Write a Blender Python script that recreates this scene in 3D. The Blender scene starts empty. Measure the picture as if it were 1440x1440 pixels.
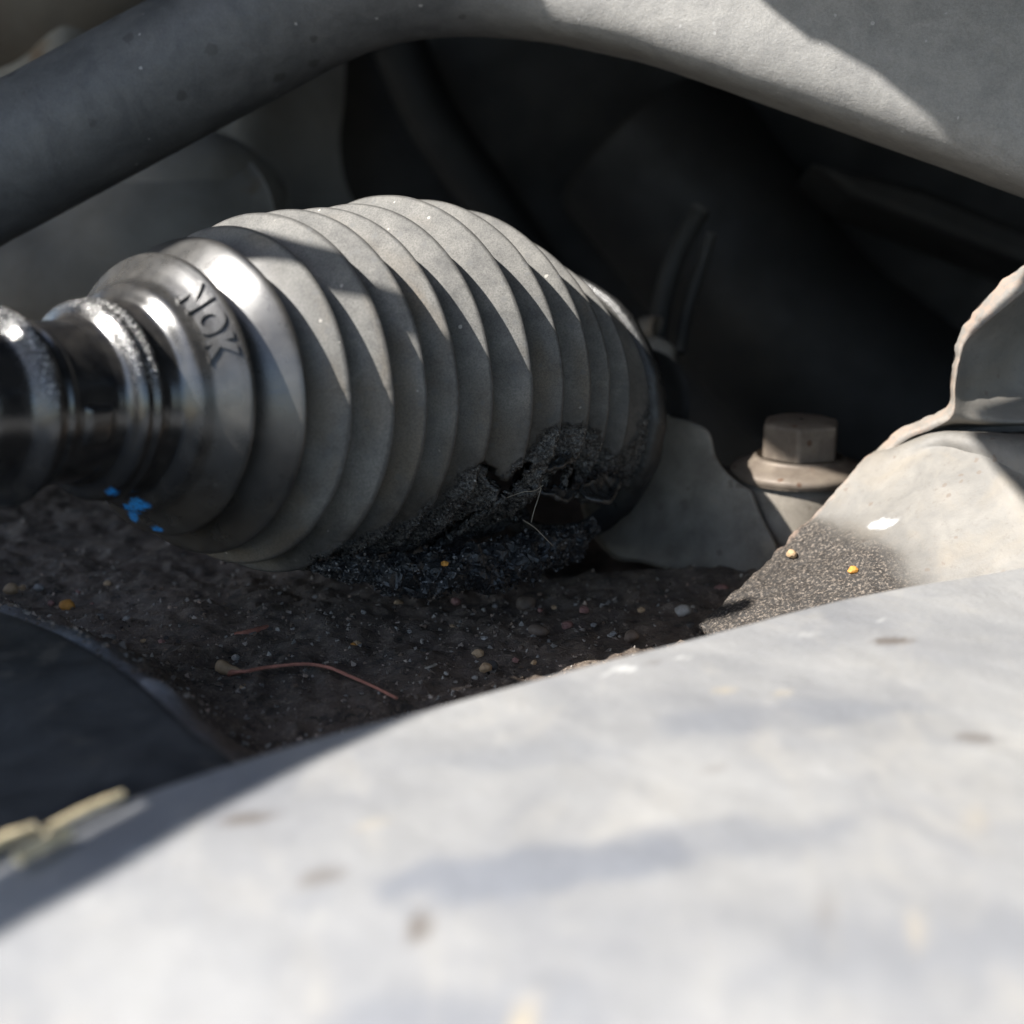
import bpy, math, random
import numpy as np
from mathutils import Vector

random.seed(7)
rng = np.random.default_rng(7)
S = bpy.context.scene
COL = S.collection
MM = 0.001                      # everything below is written in millimetres

# ------------------------------------------------------------------ camera
PITCH = math.radians(15.0)
FOV = math.radians(34.0)
DIST = 265.0
FPX = 720.0 / math.tan(FOV / 2)
RIGHT = np.array([1.0, 0.0, 0.0])
UP = np.array([0.0, math.sin(PITCH), math.cos(PITCH)])
FWD = np.array([0.0, math.cos(PITCH), -math.sin(PITCH)])
CAM = -FWD * DIST

cd = bpy.data.cameras.new('camera')
cam = bpy.data.objects.new('camera', cd)
COL.objects.link(cam)
cam.location = CAM * MM
cam.rotation_euler = (math.radians(90) - PITCH, 0, 0)
cd.sensor_width = 36.0
cd.lens = 18.0 / math.tan(FOV / 2)
cd.clip_start = 0.005
cd.clip_end = 100.0
cd.dof.use_dof = True
cd.dof.focus_distance = 0.252
cd.dof.aperture_fstop = cd.lens / 3.6
S.camera = cam

# ------------------------------------------------------------------ daylight
def cam_dir(x, y, z):
    v = RIGHT * x + UP * y + FWD * z
    return v / np.linalg.norm(v)

SUN = cam_dir(-0.655, 0.63, -0.45)          # towards the sun: up, to the left and behind the viewer
w = bpy.data.worlds.new('World')
S.world = w
w.use_nodes = True
nt = w.node_tree
sky = nt.nodes.new('ShaderNodeTexSky')
sky.sky_type = 'NISHITA'
sky.sun_disc = False
sky.sun_elevation = math.asin(SUN[2])
sky.sun_rotation = math.atan2(SUN[0], SUN[1])
nt.links.new(sky.outputs[0], nt.nodes['Background'].inputs[0])
nt.nodes['Background'].inputs[1].default_value = 0.12
ld = bpy.data.lights.new('sun', 'SUN')
ld.energy = 5.0
ld.angle = math.radians(0.53)
ld.color = (1.0, 0.96, 0.90)
sun = bpy.data.objects.new('sun', ld)
COL.objects.link(sun)
sun.rotation_euler = Vector(SUN).to_track_quat('Z', 'Y').to_euler()
S.view_settings.view_transform = 'Standard'
S.view_settings.look = 'None'
S.view_settings.exposure = 1.30
S.view_settings.gamma = 1.0
S.render.engine = 'CYCLES'
S.cycles.max_bounces = 6
S.cycles.use_denoising = True
S.cycles.sample_clamp_indirect = 6.0

# ------------------------------------------------------------------ helpers
def W(px, py, d):
    """A point at depth d (mm) seen along a direction of the photograph."""
    return CAM + d * ((px - 720.0) / FPX * RIGHT + (720.0 - py) / FPX * UP + FWD)

def project(P):
    q = P - CAM
    d = q @ FWD
    return 720 + FPX * (q @ RIGHT) / d, 720 - FPX * (q @ UP) / d, d

LOC = {}
def thing(name, label, cat, loc, group=None, kind=None):
    o = bpy.data.objects.new(name, None)
    COL.objects.link(o)
    o.empty_display_size = 0.01
    o.location = Vector(loc) * MM
    o['label'] = label; o['category'] = cat
    if group: o['group'] = group
    if kind: o['kind'] = kind
    LOC[o.name] = np.array(loc, float)
    return o

def tag(o, label, cat, group=None):
    o['label'] = label; o['category'] = cat
    if group: o['group'] = group
    return o

def obj(name, V, F, m, parent=None, smooth=True, loc=None):
    V = np.asarray(V, float)
    if parent is not None:
        base = LOC[parent.name]
    else:
        base = np.array(loc, float) if loc is not None else V.mean(0)
    me = bpy.data.meshes.new(name)
    me.from_pydata(((V - base) * MM).tolist(), [], F if isinstance(F, list) else F.tolist())
    me.update()
    if m is not None: me.materials.append(m)
    if smooth:
        me.polygons.foreach_set('use_smooth', np.ones(len(me.polygons), bool))
    o = bpy.data.objects.new(name, me)
    COL.objects.link(o)
    if parent is None:
        o.location = Vector(base) * MM
    else:
        o.parent = parent
    LOC[o.name] = base
    return o

def attr(o, name, vals):
    a = o.data.attributes.new(name, 'FLOAT', 'POINT')
    a.data.foreach_set('value', np.asarray(vals, np.float32))

def autosmooth(o, deg=35):
    """flat where the edge is sharp, smooth elsewhere"""
    import bmesh
    bm = bmesh.new(); bm.from_mesh(o.data)
    for e in bm.edges:
        e.smooth = not (len(e.link_faces) == 2 and e.calc_face_angle(0) > math.radians(deg))
    bm.to_mesh(o.data); bm.free()
    return o

def bevel(o, width, seg=2, angle=35):
    m = o.modifiers.new('bevel', 'BEVEL'); m.width = width * MM; m.segments = seg
    m.limit_method = 'ANGLE'; m.angle_limit = math.radians(angle)
    return o

def solidify(o, t, offset=-1):
    m = o.modifiers.new('thick', 'SOLIDIFY'); m.thickness = t * MM; m.offset = offset
    return o

def grid_faces(nu, nv, closed_v=False):
    i, j = np.meshgrid(np.arange(nu - 1), np.arange(nv if closed_v else nv - 1), indexing='ij')
    j2 = (j + 1) % nv
    return np.stack([i * nv + j, (i + 1) * nv + j, (i + 1) * nv + j2, i * nv + j2], -1).reshape(-1, 4)

def _h(i, j, k, seed):
    n = (i * 374761393 + j * 668265263 + k * 1274126177 + seed * 974711) & 0xffffffff
    n = ((n ^ (n >> 13)) * 1274126177) & 0xffffffff
    return ((n ^ (n >> 16)) & 0xffff) / 65535.0

def vnoise(P, scale, seed=0):
    """value noise in -1..1, scale in mm per cell"""
    q = np.asarray(P) / scale
    f0 = np.floor(q).astype(np.int64); t = q - f0
    t = t * t * (3 - 2 * t)
    r = 0
    for a in (0, 1):
        for b in (0, 1):
            for c in (0, 1):
                wgt = (t[:, 0] if a else 1 - t[:, 0]) * (t[:, 1] if b else 1 - t[:, 1]) * (t[:, 2] if c else 1 - t[:, 2])
                r = r + wgt * _h(f0[:, 0] + a, f0[:, 1] + b, f0[:, 2] + c, seed)
    return r * 2 - 1

def fbm(P, scale, oct=4, seed=0):
    r = 0; amp = 1; tot = 0
    for k in range(oct):
        r = r + amp * vnoise(P, scale / 2 ** k, seed + k * 17); tot += amp; amp *= .5
    return r / tot

def smooth01(x, a, b):
    t = np.clip((x - a) / (b - a), 0, 1)
    return t * t * (3 - 2 * t)

def inside(px, py, poly):
    poly = np.array(poly, float); r = np.zeros(len(px), bool)
    x0, y0 = poly[-1]
    for x1, y1 in poly:
        if y1 != y0:
            r ^= ((y0 > py) != (y1 > py)) & (px < (x1 - x0) * (py - y0) / (y1 - y0) + x0)
        x0, y0 = x1, y1
    return r

def seg_dist(px, py, line):
    d = np.full(len(px), 1e9)
    for (x0, y0), (x1, y1) in zip(line[:-1], line[1:]):
        t = np.clip(((px - x0) * (x1 - x0) + (py - y0) * (y1 - y0)) / ((x1 - x0) ** 2 + (y1 - y0) ** 2), 0, 1)
        d = np.minimum(d, np.hypot(px - x0 - t * (x1 - x0), py - y0 - t * (y1 - y0)))
    return d

def spline(pts, n):
    """Catmull-Rom through pts (any dimension), n samples"""
    p = np.asarray(pts, float)
    p = np.vstack([2 * p[0] - p[1], p, 2 * p[-1] - p[-2]])
    u = np.linspace(0, len(pts) - 1, n); k = np.minimum(u.astype(int), len(pts) - 2); t = (u - k)[:, None]
    a, b, c, d = p[k], p[k + 1], p[k + 2], p[k + 3]
    return .5 * (2 * b + (c - a) * t + (2 * a - 5 * b + 4 * c - d) * t ** 2 + (3 * b - 3 * c + d - a) * t ** 3)

def tube(path, radius, seg=24, caps=True, rough=0, nseed=0):
    path = np.asarray(path, float); n = len(path)
    R = np.full(n, radius) if np.isscalar(radius) else np.asarray(radius, float)
    T = np.gradient(path, axis=0); T /= np.linalg.norm(T, axis=1)[:, None]
    ref = np.array([0.13, 0.2, 1.0]); ref -= T[0] * (ref @ T[0]); ref /= np.linalg.norm(ref)
    ph = np.linspace(0, 2 * np.pi, seg, endpoint=False)
    V = []
    for i in range(n):
        ref = ref - T[i] * (ref @ T[i]); ref /= np.linalg.norm(ref)
        b = np.cross(T[i], ref)
        V.append(path[i] + R[i] * (np.cos(ph)[:, None] * ref + np.sin(ph)[:, None] * b))
    V = np.vstack(V); F = grid_faces(n, seg, True).tolist()
    if rough:
        c = np.repeat(path, seg, 0); d = V - c
        V = c + d * (1 + rough * fbm(V, R.mean() * 1.2, 3, nseed))[:, None]
    if caps:
        F.append(list(range(seg))[::-1]); F.append(list(range((n - 1) * seg, n * seg)))
    return V, F

def box(lo, hi):
    x0, y0, z0 = lo; x1, y1, z1 = hi
    V = [(x0, y0, z0), (x1, y0, z0), (x1, y1, z0), (x0, y1, z0), (x0, y0, z1), (x1, y0, z1), (x1, y1, z1), (x0, y1, z1)]
    F = [[0, 3, 2, 1], [4, 5, 6, 7], [0, 1, 5, 4], [1, 2, 6, 5], [2, 3, 7, 6], [3, 0, 4, 7]]
    return np.array(V, float), F

def prism(outline, d):
    """extrude an outline of world points by the vector d"""
    o = np.asarray(outline, float); n = len(o)
    V = np.vstack([o, o + d])
    F = [list(range(n)), list(range(2 * n - 1, n - 1, -1))] + [[i, i + n, (i + 1) % n + n, (i + 1) % n] for i in range(n)]
    return V, F

def join(parts):
    V = []; F = []; k = 0
    for v, f in parts:
        V.append(np.asarray(v)); F += [[i + k for i in q] for q in (f if isinstance(f, list) else f.tolist())]; k += len(v)
    return np.vstack(V), F

# ------------------------------------------------------------------ materials
class NB:
    def __init__(s, name):
        s.m = bpy.data.materials.new(name); s.m.use_nodes = True
        s.t = s.m.node_tree; s.p = s.t.nodes['Principled BSDF']
        tc = s.t.nodes.new('ShaderNodeTexCoord'); mp = s.t.nodes.new('ShaderNodeMapping')
        mp.inputs['Scale'].default_value = (1000, 1000, 1000)
        s.t.links.new(tc.outputs['Object'], mp.inputs[0]); s.co = mp.outputs[0]
    def new(s, t, **kw):
        n = s.t.nodes.new(t)
        for k, v in kw.items(): setattr(n, k, v)
        return n
    def link(s, a, b): s.t.links.new(a, b)
    def put(s, sock, v):
        if isinstance(v, (int, float)): sock.default_value = v
        elif isinstance(v, tuple): sock.default_value = v if len(v) == 4 else (*v, 1)
        else: s.link(v, sock)
    def noise(s, mm, detail=4, rough=.55, dist=0, stretch=None):
        n = s.new('ShaderNodeTexNoise')
        n.inputs['Scale'].default_value = 1.0 / mm; n.inputs['Detail'].default_value = detail
        n.inputs['Roughness'].default_value = rough; n.inputs['Distortion'].default_value = dist
        co = s.co
        if stretch:
            mp = s.new('ShaderNodeMapping'); mp.inputs['Scale'].default_value = stretch
            s.link(co, mp.inputs[0]); co = mp.outputs[0]
        s.link(co, n.inputs['Vector'])
        return n.outputs['Fac']
    def spots(s, mm, size, jitter=1.0):
        """1 inside scattered spots, 0 outside"""
        v = s.new('ShaderNodeTexVoronoi'); v.inputs['Scale'].default_value = 1.0 / mm
        v.inputs['Randomness'].default_value = jitter
        wv = s.new('ShaderNodeMixRGB'); wv.inputs[0].default_value = 1; wv.blend_type = 'ADD'
        s.link(s.co, v.inputs['Vector'])
        n = s.noise(mm * .35, 2)
        d = s.math('ADD', v.outputs['Distance'], s.math('MULTIPLY', s.math('SUBTRACT', n, .5), .35))
        r = s.ramp(d, [(size * .75, 1), (size, 0)])
        sep = s.new('ShaderNodeSeparateColor'); s.link(v.outputs['Color'], sep.inputs[0])
        return r, sep.outputs[0]
    def math(s, op, a, b=0.0):
        n = s.new('ShaderNodeMath', operation=op); s.put(n.inputs[0], a); s.put(n.inputs[1], b); return n.outputs[0]
    def ramp(s, f, stops):
        n = s.new('ShaderNodeValToRGB'); e = n.color_ramp.elements
        while len(e) < len(stops): e.new(0.5)
        for k, (p, c) in enumerate(stops):
            e[k].position = min(max(p, 0), 1)
            e[k].color = (c, c, c, 1) if isinstance(c, (int, float)) else (*c, 1)
        s.put(n.inputs[0], f); return n.outputs[0]
    def mix(s, f, a, b, mode='MIX'):
        n = s.new('ShaderNodeMixRGB', blend_type=mode); s.put(n.inputs[0], f); s.put(n.inputs[1], a); s.put(n.inputs[2], b); return n.outputs[0]
    def attr(s, name):
        n = s.new('ShaderNodeAttribute', attribute_name=name); return n.outputs['Fac']
    def bump(s, h, strength, dist_mm):
        n = s.new('ShaderNodeBump'); n.inputs['Strength'].default_value = strength
        n.inputs['Distance'].default_value = dist_mm * MM
        s.put(n.inputs['Height'], h); return n
    def done(s, col, rough, bump=None, metal=0.0, spec=.5):
        s.put(s.p.inputs['Base Color'], col); s.put(s.p.inputs['Roughness'], rough)
        s.put(s.p.inputs['Metallic'], metal); s.put(s.p.inputs['Specular IOR Level'], spec)
        if bump is not None: s.link(bump.outputs[0], s.p.inputs['Normal'])
        return s.m

def g3(v, r=1.0, g=1.0, b=1.0): return (v * r, v * g, v * b)

def worn(name, a, b, mm=6, grain=.5, grain_d=.15, rough=(.5, .75), speck=None, speck_mm=3, speck_size=.18, speck_frac=.5,
         rust=None, rust_mm=14, rust_at=.62, metal=0, spec=.5, fine=.35):
    """two blotchy tones, fine grain, sparse specks and rust patches"""
    n = NB(name)
    big = n.ramp(n.noise(mm, 6, .62, .4), [(.32, 0), (.68, 1)])
    col = n.mix(big, a, b)
    f = n.noise(fine, 3, .7)
    col = n.mix(.5, col, n.ramp(f, [(.25, .62), (.75, 1.35 if False else 1.0)]), 'MULTIPLY')
    if rust:
        col = n.mix(n.ramp(n.noise(rust_mm, 7, .68, .6), [(rust_at, 0), (rust_at + .08, .85)]), col, rust)
    if speck:
        m, r = n.spots(speck_mm, speck_size)
        col = n.mix(n.math('MULTIPLY', m, n.math('LESS_THAN', r, speck_frac)), col, speck)
    rr = n.ramp(n.noise(mm * .6, 5), [(.3, rough[0]), (.7, rough[1])])
    return n.done(col, rr, n.bump(n.noise(fine * 1.3, 5, .65), grain, grain_d), metal, spec)

def mat_boot():
    n = NB('dusty_rubber')
    gloss, grease, blue, lip = n.attr('gloss'), n.attr('grease'), n.attr('blue'), n.attr('lip')
    dust_lift = n.ramp(n.noise(5, 7, .65, .3), [(.3, 0), (.75, 1)])
    fine = n.noise(.28, 3, .75)
    ridge, brown = n.attr('ridge'), n.attr('brown')
    col = n.mix(dust_lift, (.088, .086, .082), (.205, .197, .181))
    col = n.mix(n.math('MULTIPLY', brown, .75), col, (.15, .122, .09))
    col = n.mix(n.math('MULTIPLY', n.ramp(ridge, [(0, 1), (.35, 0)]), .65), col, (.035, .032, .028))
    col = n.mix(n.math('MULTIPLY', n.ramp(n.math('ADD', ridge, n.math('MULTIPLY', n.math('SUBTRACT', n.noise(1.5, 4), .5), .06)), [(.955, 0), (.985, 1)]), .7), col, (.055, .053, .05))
    col = n.mix(.8, col, n.ramp(fine, [(.32, .45), (.62, 1.0)]), 'MULTIPLY')
    m, r = n.spots(1.7, .33)                                   # round dried drops in the dust
    col = n.mix(n.math('MULTIPLY', n.math('MULTIPLY', m, n.math('LESS_THAN', r, .4)), .45), col, (.10, .10, .10))
    m, r = n.spots(2.6, .10)
    col = n.mix(n.math('MULTIPLY', m, n.math('LESS_THAN', r, .2)), col, (.34, .32, .29))
    shiny = n.mix(n.ramp(n.noise(2.5, 5), [(.35, 0), (.7, 1)]), (.012, .012, .013), (.032, .03, .028))
    col = n.mix(gloss, col, shiny)
    grease = n.ramp(n.math('ADD', grease, n.math('MULTIPLY', n.math('SUBTRACT', n.noise(.7, 5, .85), .5), 1.1)), [(.38, 0), (.56, 1)])
    gr = n.mix(n.ramp(n.noise(.4, 4, .85), [(.46, 0), (.66, 1)]), (.008, .008, .009), (.17, .165, .155))
    col = n.mix(n.math('MULTIPLY', n.attr('smear'), .8), col, n.mix(n.ramp(n.noise(1.2, 5, .75), [(.4, 0), (.65, 1)]), (.018, .018, .019), (.07, .067, .063)))
    col = n.mix(grease, col, gr)
    col = n.mix(n.math('MULTIPLY', blue, n.ramp(n.noise(.5, 4, .8), [(.36, 0), (.5, 1)])), col, (.02, .22, .62))
    painted_glint = n.math('MULTIPLY', lip, n.ramp(n.noise(.42, 2, .8), [(.56, 0), (.64, 1)]))
    col = n.mix(painted_glint, col, (.5, .49, .47))  # sparkle of the flange rims painted into the colour as pale dots
    ro = n.math('SUBTRACT', .68, n.math('MULTIPLY', gloss, n.ramp(n.noise(3, 5), [(.3, .42), (.7, .54)])))
    ro = n.mix(n.math("MULTIPLY", n.attr("smear"), .7), ro, (.36, .36, .36))
    ro = n.mix(grease, ro, n.ramp(n.noise(.9, 4), [(.35, .14), (.65, .45)]))
    spark = n.math('MULTIPLY', lip, n.ramp(n.noise(.35, 2, .8), [(.45, 0), (.6, 1)]))
    h = n.math('ADD', n.math('MULTIPLY', n.noise(.22, 3, .8), n.math('SUBTRACT', .42, n.math('MULTIPLY', gloss, .33))), n.math('MULTIPLY', grease, n.math('ADD', n.math('MULTIPLY', n.noise(.45, 3, .8), 1.3), n.math('MULTIPLY', n.noise(1.6, 3), 3.2))))
    h = n.math('ADD', h, n.math('MULTIPLY', spark, .9))
    return n.done(col, ro, n.bump(h, .55, .22), 0, n.math('ADD', .45, n.math('MULTIPLY', gloss, .45)))

M = {}
M['boot'] = mat_boot()
def mat_bar():
    n = NB('dusty_black_paint'); dust_lift = n.attr('dust_lift')
    col = n.mix(n.ramp(n.noise(8, 7, .68, .6), [(.35, 0), (.66, 1)]), (.085, .087, .092), (.14, .14, .142))
    col = n.mix(n.math('MULTIPLY', dust_lift, n.ramp(n.noise(4, 6, .7), [(.3, .55), (.6, 1)])), col, (.27, .265, .255))  # dusty tone, lightened so the sun patch on this end comes out brighter
    m, r = n.spots(6, .2); col = n.mix(n.math('MULTIPLY', n.math('MULTIPLY', m, n.math('LESS_THAN', r, .55)), n.math('SUBTRACT', .6, n.math('MULTIPLY', dust_lift, .55))), col, (.045, .044, .043))
    m, r = n.spots(2.6, .1); col = n.mix(n.math('MULTIPLY', m, n.math('LESS_THAN', r, .28)), col, (.36, .355, .35))
    col = n.mix(n.ramp(n.noise(9, 8, .75, 2.5, (1, 1, .35)), [(.64, 0), (.70, .5)]), col, (.24, .24, .245))
    f = n.noise(.4, 4, .8); col = n.mix(.6, col, n.ramp(f, [(.3, .55), (.68, 1.0)]), 'MULTIPLY')
    col = n.mix(n.ramp(n.noise(11, 6, .7, 1), [(.70, 0), (.78, .35)]), col, (.13, .105, .085))
    return n.done(col, n.ramp(n.noise(5, 5), [(.3, .42), (.7, .62)]), n.bump(n.math('ADD', n.noise(.45, 4, .8), n.math('MULTIPLY', n.noise(3, 3), 1.5)), .5, .2))
M['bar'] = mat_bar()
M['steel'] = worn('bolt_steel', (.12, .095, .075), (.20, .165, .13), 4, .4, .1, (.5, .7), (.09, .05, .03), 3, .2, .4, (.15, .085, .05), 7, .6, metal=.25)
M['cast'] = worn('dirty_cast_aluminium', (.13, .112, .09), (.225, .20, .165), 7, .5, .15, (.55, .75), (.12, .10, .08), 4, .2, .5, (.20, .17, .13), 12, .6)
M['dark'] = worn('black_underbody', g3(.006), g3(.011), 15, .3, .2, (.6, .8))
M['dark_grey'] = worn('dark_grey_plastic', (.024, .023, .021), (.042, .04, .036), 20, .3, .2, (.5, .7))
M['housing'] = worn('gearbox_casting', (.22, .20, .175), (.34, .315, .28), 22, .4, .3, (.55, .75), None, 3, .2, .5, (.20, .135, .085), 30, .58)
M['rusty'] = worn('rusty_casting', (.16, .13, .10), (.23, .20, .165), 16, .5, .4, (.7, .85), (.06, .05, .045), 7, .25, .5)
M['rubber_black'] = worn('greasy_black_rubber', g3(.012), g3(.03), 3, .6, .3, (.22, .5), fine=.6)
M['chrome'] = worn('greased_steel_rod', g3(.25), g3(.35), 5, .2, .1, (.2, .35), metal=.9)
M['asphalt'] = worn('asphalt', g3(.04), g3(.06), 12, .6, 1.0, (.8, .95), fine=3)
M['cable'] = worn('black_cable_sheath', g3(.02), g3(.03), 6, .2, .1, (.4, .5))

def mat_plate():
    n = NB('weathered_grey_paint')
    big = n.ramp(n.noise(28, 6, .6, .5), [(.33, 0), (.7, 1)])
    col = n.mix(big, (.20, .204, .215), (.298, .296, .292))
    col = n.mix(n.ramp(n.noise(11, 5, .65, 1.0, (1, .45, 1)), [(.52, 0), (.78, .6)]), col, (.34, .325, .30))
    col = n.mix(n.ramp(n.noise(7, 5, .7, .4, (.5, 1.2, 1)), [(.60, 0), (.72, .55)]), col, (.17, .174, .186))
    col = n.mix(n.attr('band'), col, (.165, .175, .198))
    col = n.mix(n.attr('tan'), col, (.36, .31, .23))
    col = n.mix(n.attr('stain'), col, (.115, .10, .088))
    col = n.mix(n.attr('chip'), col, (.46, .46, .455))
    h = n.math('ADD', n.math('MULTIPLY', n.noise(9, 4), 2.2), n.math('MULTIPLY', n.noise(.8, 4), .35))
    return n.done(col, n.ramp(n.noise(12, 4), [(.3, .34), (.7, .55)]), n.bump(h, .45, .5))
M['plate'] = mat_plate()
M['cover'] = worn('bluish_black_paint', (.022, .024, .027), (.062, .063, .064), 9, .5, .2, (.4, .65), None, 3, .2, .5, (.10, .09, .078), 15, .56, fine=.6)

def mat_bracket():
    n = NB('sandy_painted_steel')
    dirt, edge = n.attr('dirt'), n.attr('edge')
    col = n.mix(n.ramp(n.noise(6, 6, .65, .4), [(.3, 0), (.7, 1)]), (.135, .13, .122), (.205, .194, .176))
    col = n.mix(n.ramp(n.noise(13, 5, .6, .6), [(.5, 0), (.7, .6)]), col, (.22, .19, .15))
    col = n.mix(n.ramp(n.noise(1.1, 5, .8), [(.56, 0), (.68, .55)]), col, (.12, .105, .09))
    m, r = n.spots(2.4, .2)
    col = n.mix(n.math('MULTIPLY', n.math('MULTIPLY', m, n.math('LESS_THAN', r, .3)), .6), col, (.13, .10, .08))
    sand = n.mix(n.ramp(n.noise(.45, 3, .8), [(.5, 0), (.68, 1)]), (.022, .019, .017), (.24, .2, .165))
    col = n.mix(n.math('MULTIPLY', n.attr('oil'), .8), col, (.055, .05, .045))
    col = n.mix(n.attr('chip'), col, (.40, .41, .42))
    col = n.mix(dirt, col, sand)
    col = n.mix(n.math('MULTIPLY', edge, n.ramp(n.noise(3, 5, .7), [(.45, .1), (.6, .85)])), col, (.27, .195, .15))
    h = n.math('ADD', n.math('MULTIPLY', n.noise(.5, 4, .8), .5), n.math('MULTIPLY', dirt, n.math('MULTIPLY', n.noise(.5, 3, .9), 2.5)))
    return n.done(col, .62, n.bump(h, .5, .3))
M['bracket'] = mat_bracket()

def mat_dirt():
    n = NB('oily_dirt')
    pale = n.attr('pale')
    col = n.mix(n.ramp(n.noise(7, 6, .7), [(.35, 0), (.7, 1)]), (.085, .066, .054), (.21, .155, .115))
    col = n.mix(n.ramp(n.noise(1.5, 5, .85), [(.5, 0), (.66, 1)]), col, (.30, .24, .18))
    col = n.mix(n.ramp(n.noise(3.5, 5, .8), [(.5, 0), (.62, .85)]), col, (.03, .026, .022))
    col = n.mix(n.math('MULTIPLY', pale, n.ramp(n.noise(.5, 4, .8), [(.35, .45), (.6, 1)])), col, (.26, .27, .29))
    return n.done(col, n.ramp(n.noise(3, 4), [(.35, .45), (.65, .9)]), n.bump(n.noise(.6, 5, .8), .9, .5))
M['dirt'] = mat_dirt()

def flat(name, c, rough=.7, mm=1.2):
    n = NB(name)
    col = n.mix(n.ramp(n.noise(mm, 5, .7), [(.3, 0), (.7, 1)]), g3(.7, *c), g3(1.15, *c))
    return n.done(col, rough, n.bump(n.noise(mm * .4, 4, .7), .5, .15))
STONE = {k: flat('stone_' + k, c) for k, c in dict(orange=(.55, .25, .045), tan=(.44, .30, .17), grey=(.21, .20, .185), brown=(.15, .11, .08),
         pale=(.34, .32, .285), pink=(.27, .14, .115), dark=(.06, .055, .05)).items()}
M['twig'] = flat('reddish_root', (.46, .19, .125), .7, .9)
M['straw'] = flat('dry_straw', (.62, .52, .33), .55, 2)
M['hair'] = flat('fine_fibre', (.30, .27, .22), .5, 2)
def toned(name, stops, rough):
    n = NB(name); t = n.attr('tone')
    col = n.mix(.5, n.ramp(t, stops), n.ramp(n.noise(.4, 4, .7), [(.3, .5), (.7, 1.0)]), 'MULTIPLY')
    return n.done(col, n.ramp(n.noise(.5, 3), [(.35, rough[0]), (.65, rough[1])]), n.bump(n.noise(.25, 4, .8), .5, .15))
M['soot'] = toned('oily_grit', [(0, (.008, .008, .009)), (.35, (.03, .03, .03)), (.75, (.13, .125, .12)), (1, (.34, .325, .31))], (.18, .5))
M['gravel'] = toned('mixed_grit', [(0, (.05, .04, .033)), (.3, (.14, .105, .075)), (.5, (.22, .15, .10)), (.7, (.24, .225, .20)), (.9, (.42, .38, .32)), (1, (.5, .36, .26))], (.45, .8))

# ------------------------------------------------------------------ boot axis (world millimetres)
def to_world(v): return RIGHT * v[0] + UP * v[1] + FWD * v[2]
AX = to_world((0.61739006, 0.10883583, 0.77909196))
NR = to_world((0.783747625, 0.0, -0.621079432))       # towards the viewer's right, the near side
VU = to_world((-0.0675957, 0.99405974, -0.08529982))
C0 = CAM + to_world((-20.26218584, 20.44428906, 265.0))
PS = np.array([-45.82, -39.26, -32.82, -26.56, -20.39, -13.89, -6.93, .53, 8.5, 16.64, 24.91, 33.21, 41.55])
PR = np.array([19.37, 22.13, 24.11, 26.15, 26.77, 27.08, 27.75, 29.25, 29.0, 28.25, 26.11, 24.26, 23.3])
def axis_pt(s):
    s = np.asarray(s, float); q = np.maximum(s, -46.0) / 40
    return C0 + np.multiply.outer(s, AX) + np.multiply.outer(-2.786 * q ** 2 - 2.7556 * q ** 3, VU)
LEFTP = np.array([(-86, 4.0), (-84, 7.4), (-81, 9.2), (-77.5, 10.0), (-74.6, 10.1), (-73.4, 10.3), (-72.3, 11.9), (-71.5, 12.6), (-70.9, 12.6), (-70.3, 11.7), (-69.4, 10.7), (-68.4, 10.6), (-68.0, 10.95), (-67.4, 10.95), (-67.0, 10.6), (-61, 10.6),
                  (-59.6, 11.0), (-58.7, 12.9), (-58.1, 13.3), (-57.5, 12.9), (-57.1, 12.9), (-56.4, 13.5), (-55.8, 13.3), (-55.2, 12.3), (-54, 12.4), (-52.4, 13.0),
                  (-51.6, 14.6), (-51.0, 15.3), (-50.2, 15.6), (-49.4, 15.9), (-48.2, 17.1), (-47.0, 18.5), (-46.3, 19.2), (-45.82, 19.37)])
def boot_r(s):
    s = np.asarray(s, float); r = np.full(s.shape, -1e9)
    for si, ri in zip(PS[:-1], PR[:-1]):
        t = s - si; e = .55
        k = np.where(t < 0, 1.55, 2.1)
        r = np.maximum(r, ri - k * (np.sqrt(t * t + e * e) - e))
    end = np.where(s > 36.0, 21.8 + .15 * np.clip(s - 36, 0, 8), -1e9)
    r = np.maximum(r, end)
    left = np.interp(s, LEFTP[:, 0], LEFTP[:, 1])
    return np.where(s < -45.82, left, r)
def boot_pt(s, ph, off=0.0):
    r = boot_r(s) + off
    return axis_pt(s) + r[..., None] * (np.cos(ph)[..., None] * NR + np.sin(ph)[..., None] * VU)

# ================================================================== THE SETTING
V, F = box((-3000, -3000, -330), (3000, 3000, -300))
o = obj('ground', V, F, M['asphalt'], smooth=False); o['kind'] = 'structure'

# oily dirt lying in the tray under the boot
TRAY_Z = -17.0
def on_plate(px, py, z=.9):
    a = W(px, py, 1.0) - CAM; d = (z - CAM[2]) / a[2]; return CAM + a * d
PE = np.array([on_plate(x, y, .4) for x, y in [(-420, 1350), (-250, 1290), (-100, 1230), (0, 1188), (80, 1152), (165, 1118), (300, 1074), (450, 1030), (600, 990), (800, 936), (960, 895), (1200, 832), (1440, 790), (1700, 748), (2100, 690)]])
FX, FY = PE[:, 0], PE[:, 1]
CE = np.array([on_plate(x, y, -3.5) for x, y in [(-420, 690), (-250, 752), (-100, 812), (0, 852), (60, 872), (130, 902), (190, 940), (240, 985), (300, 1040), (400, 1090), (600, 1150), (900, 1150)]])
CX, CY = CE[:, 0], CE[:, 1]
xs = np.arange(-135, 104.01, .8); ys = np.arange(-94, 150.01, .8)
X, Y = np.meshgrid(xs, ys, indexing='ij'); P = np.stack([X.ravel(), Y.ravel(), np.zeros(X.size)], 1)
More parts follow.
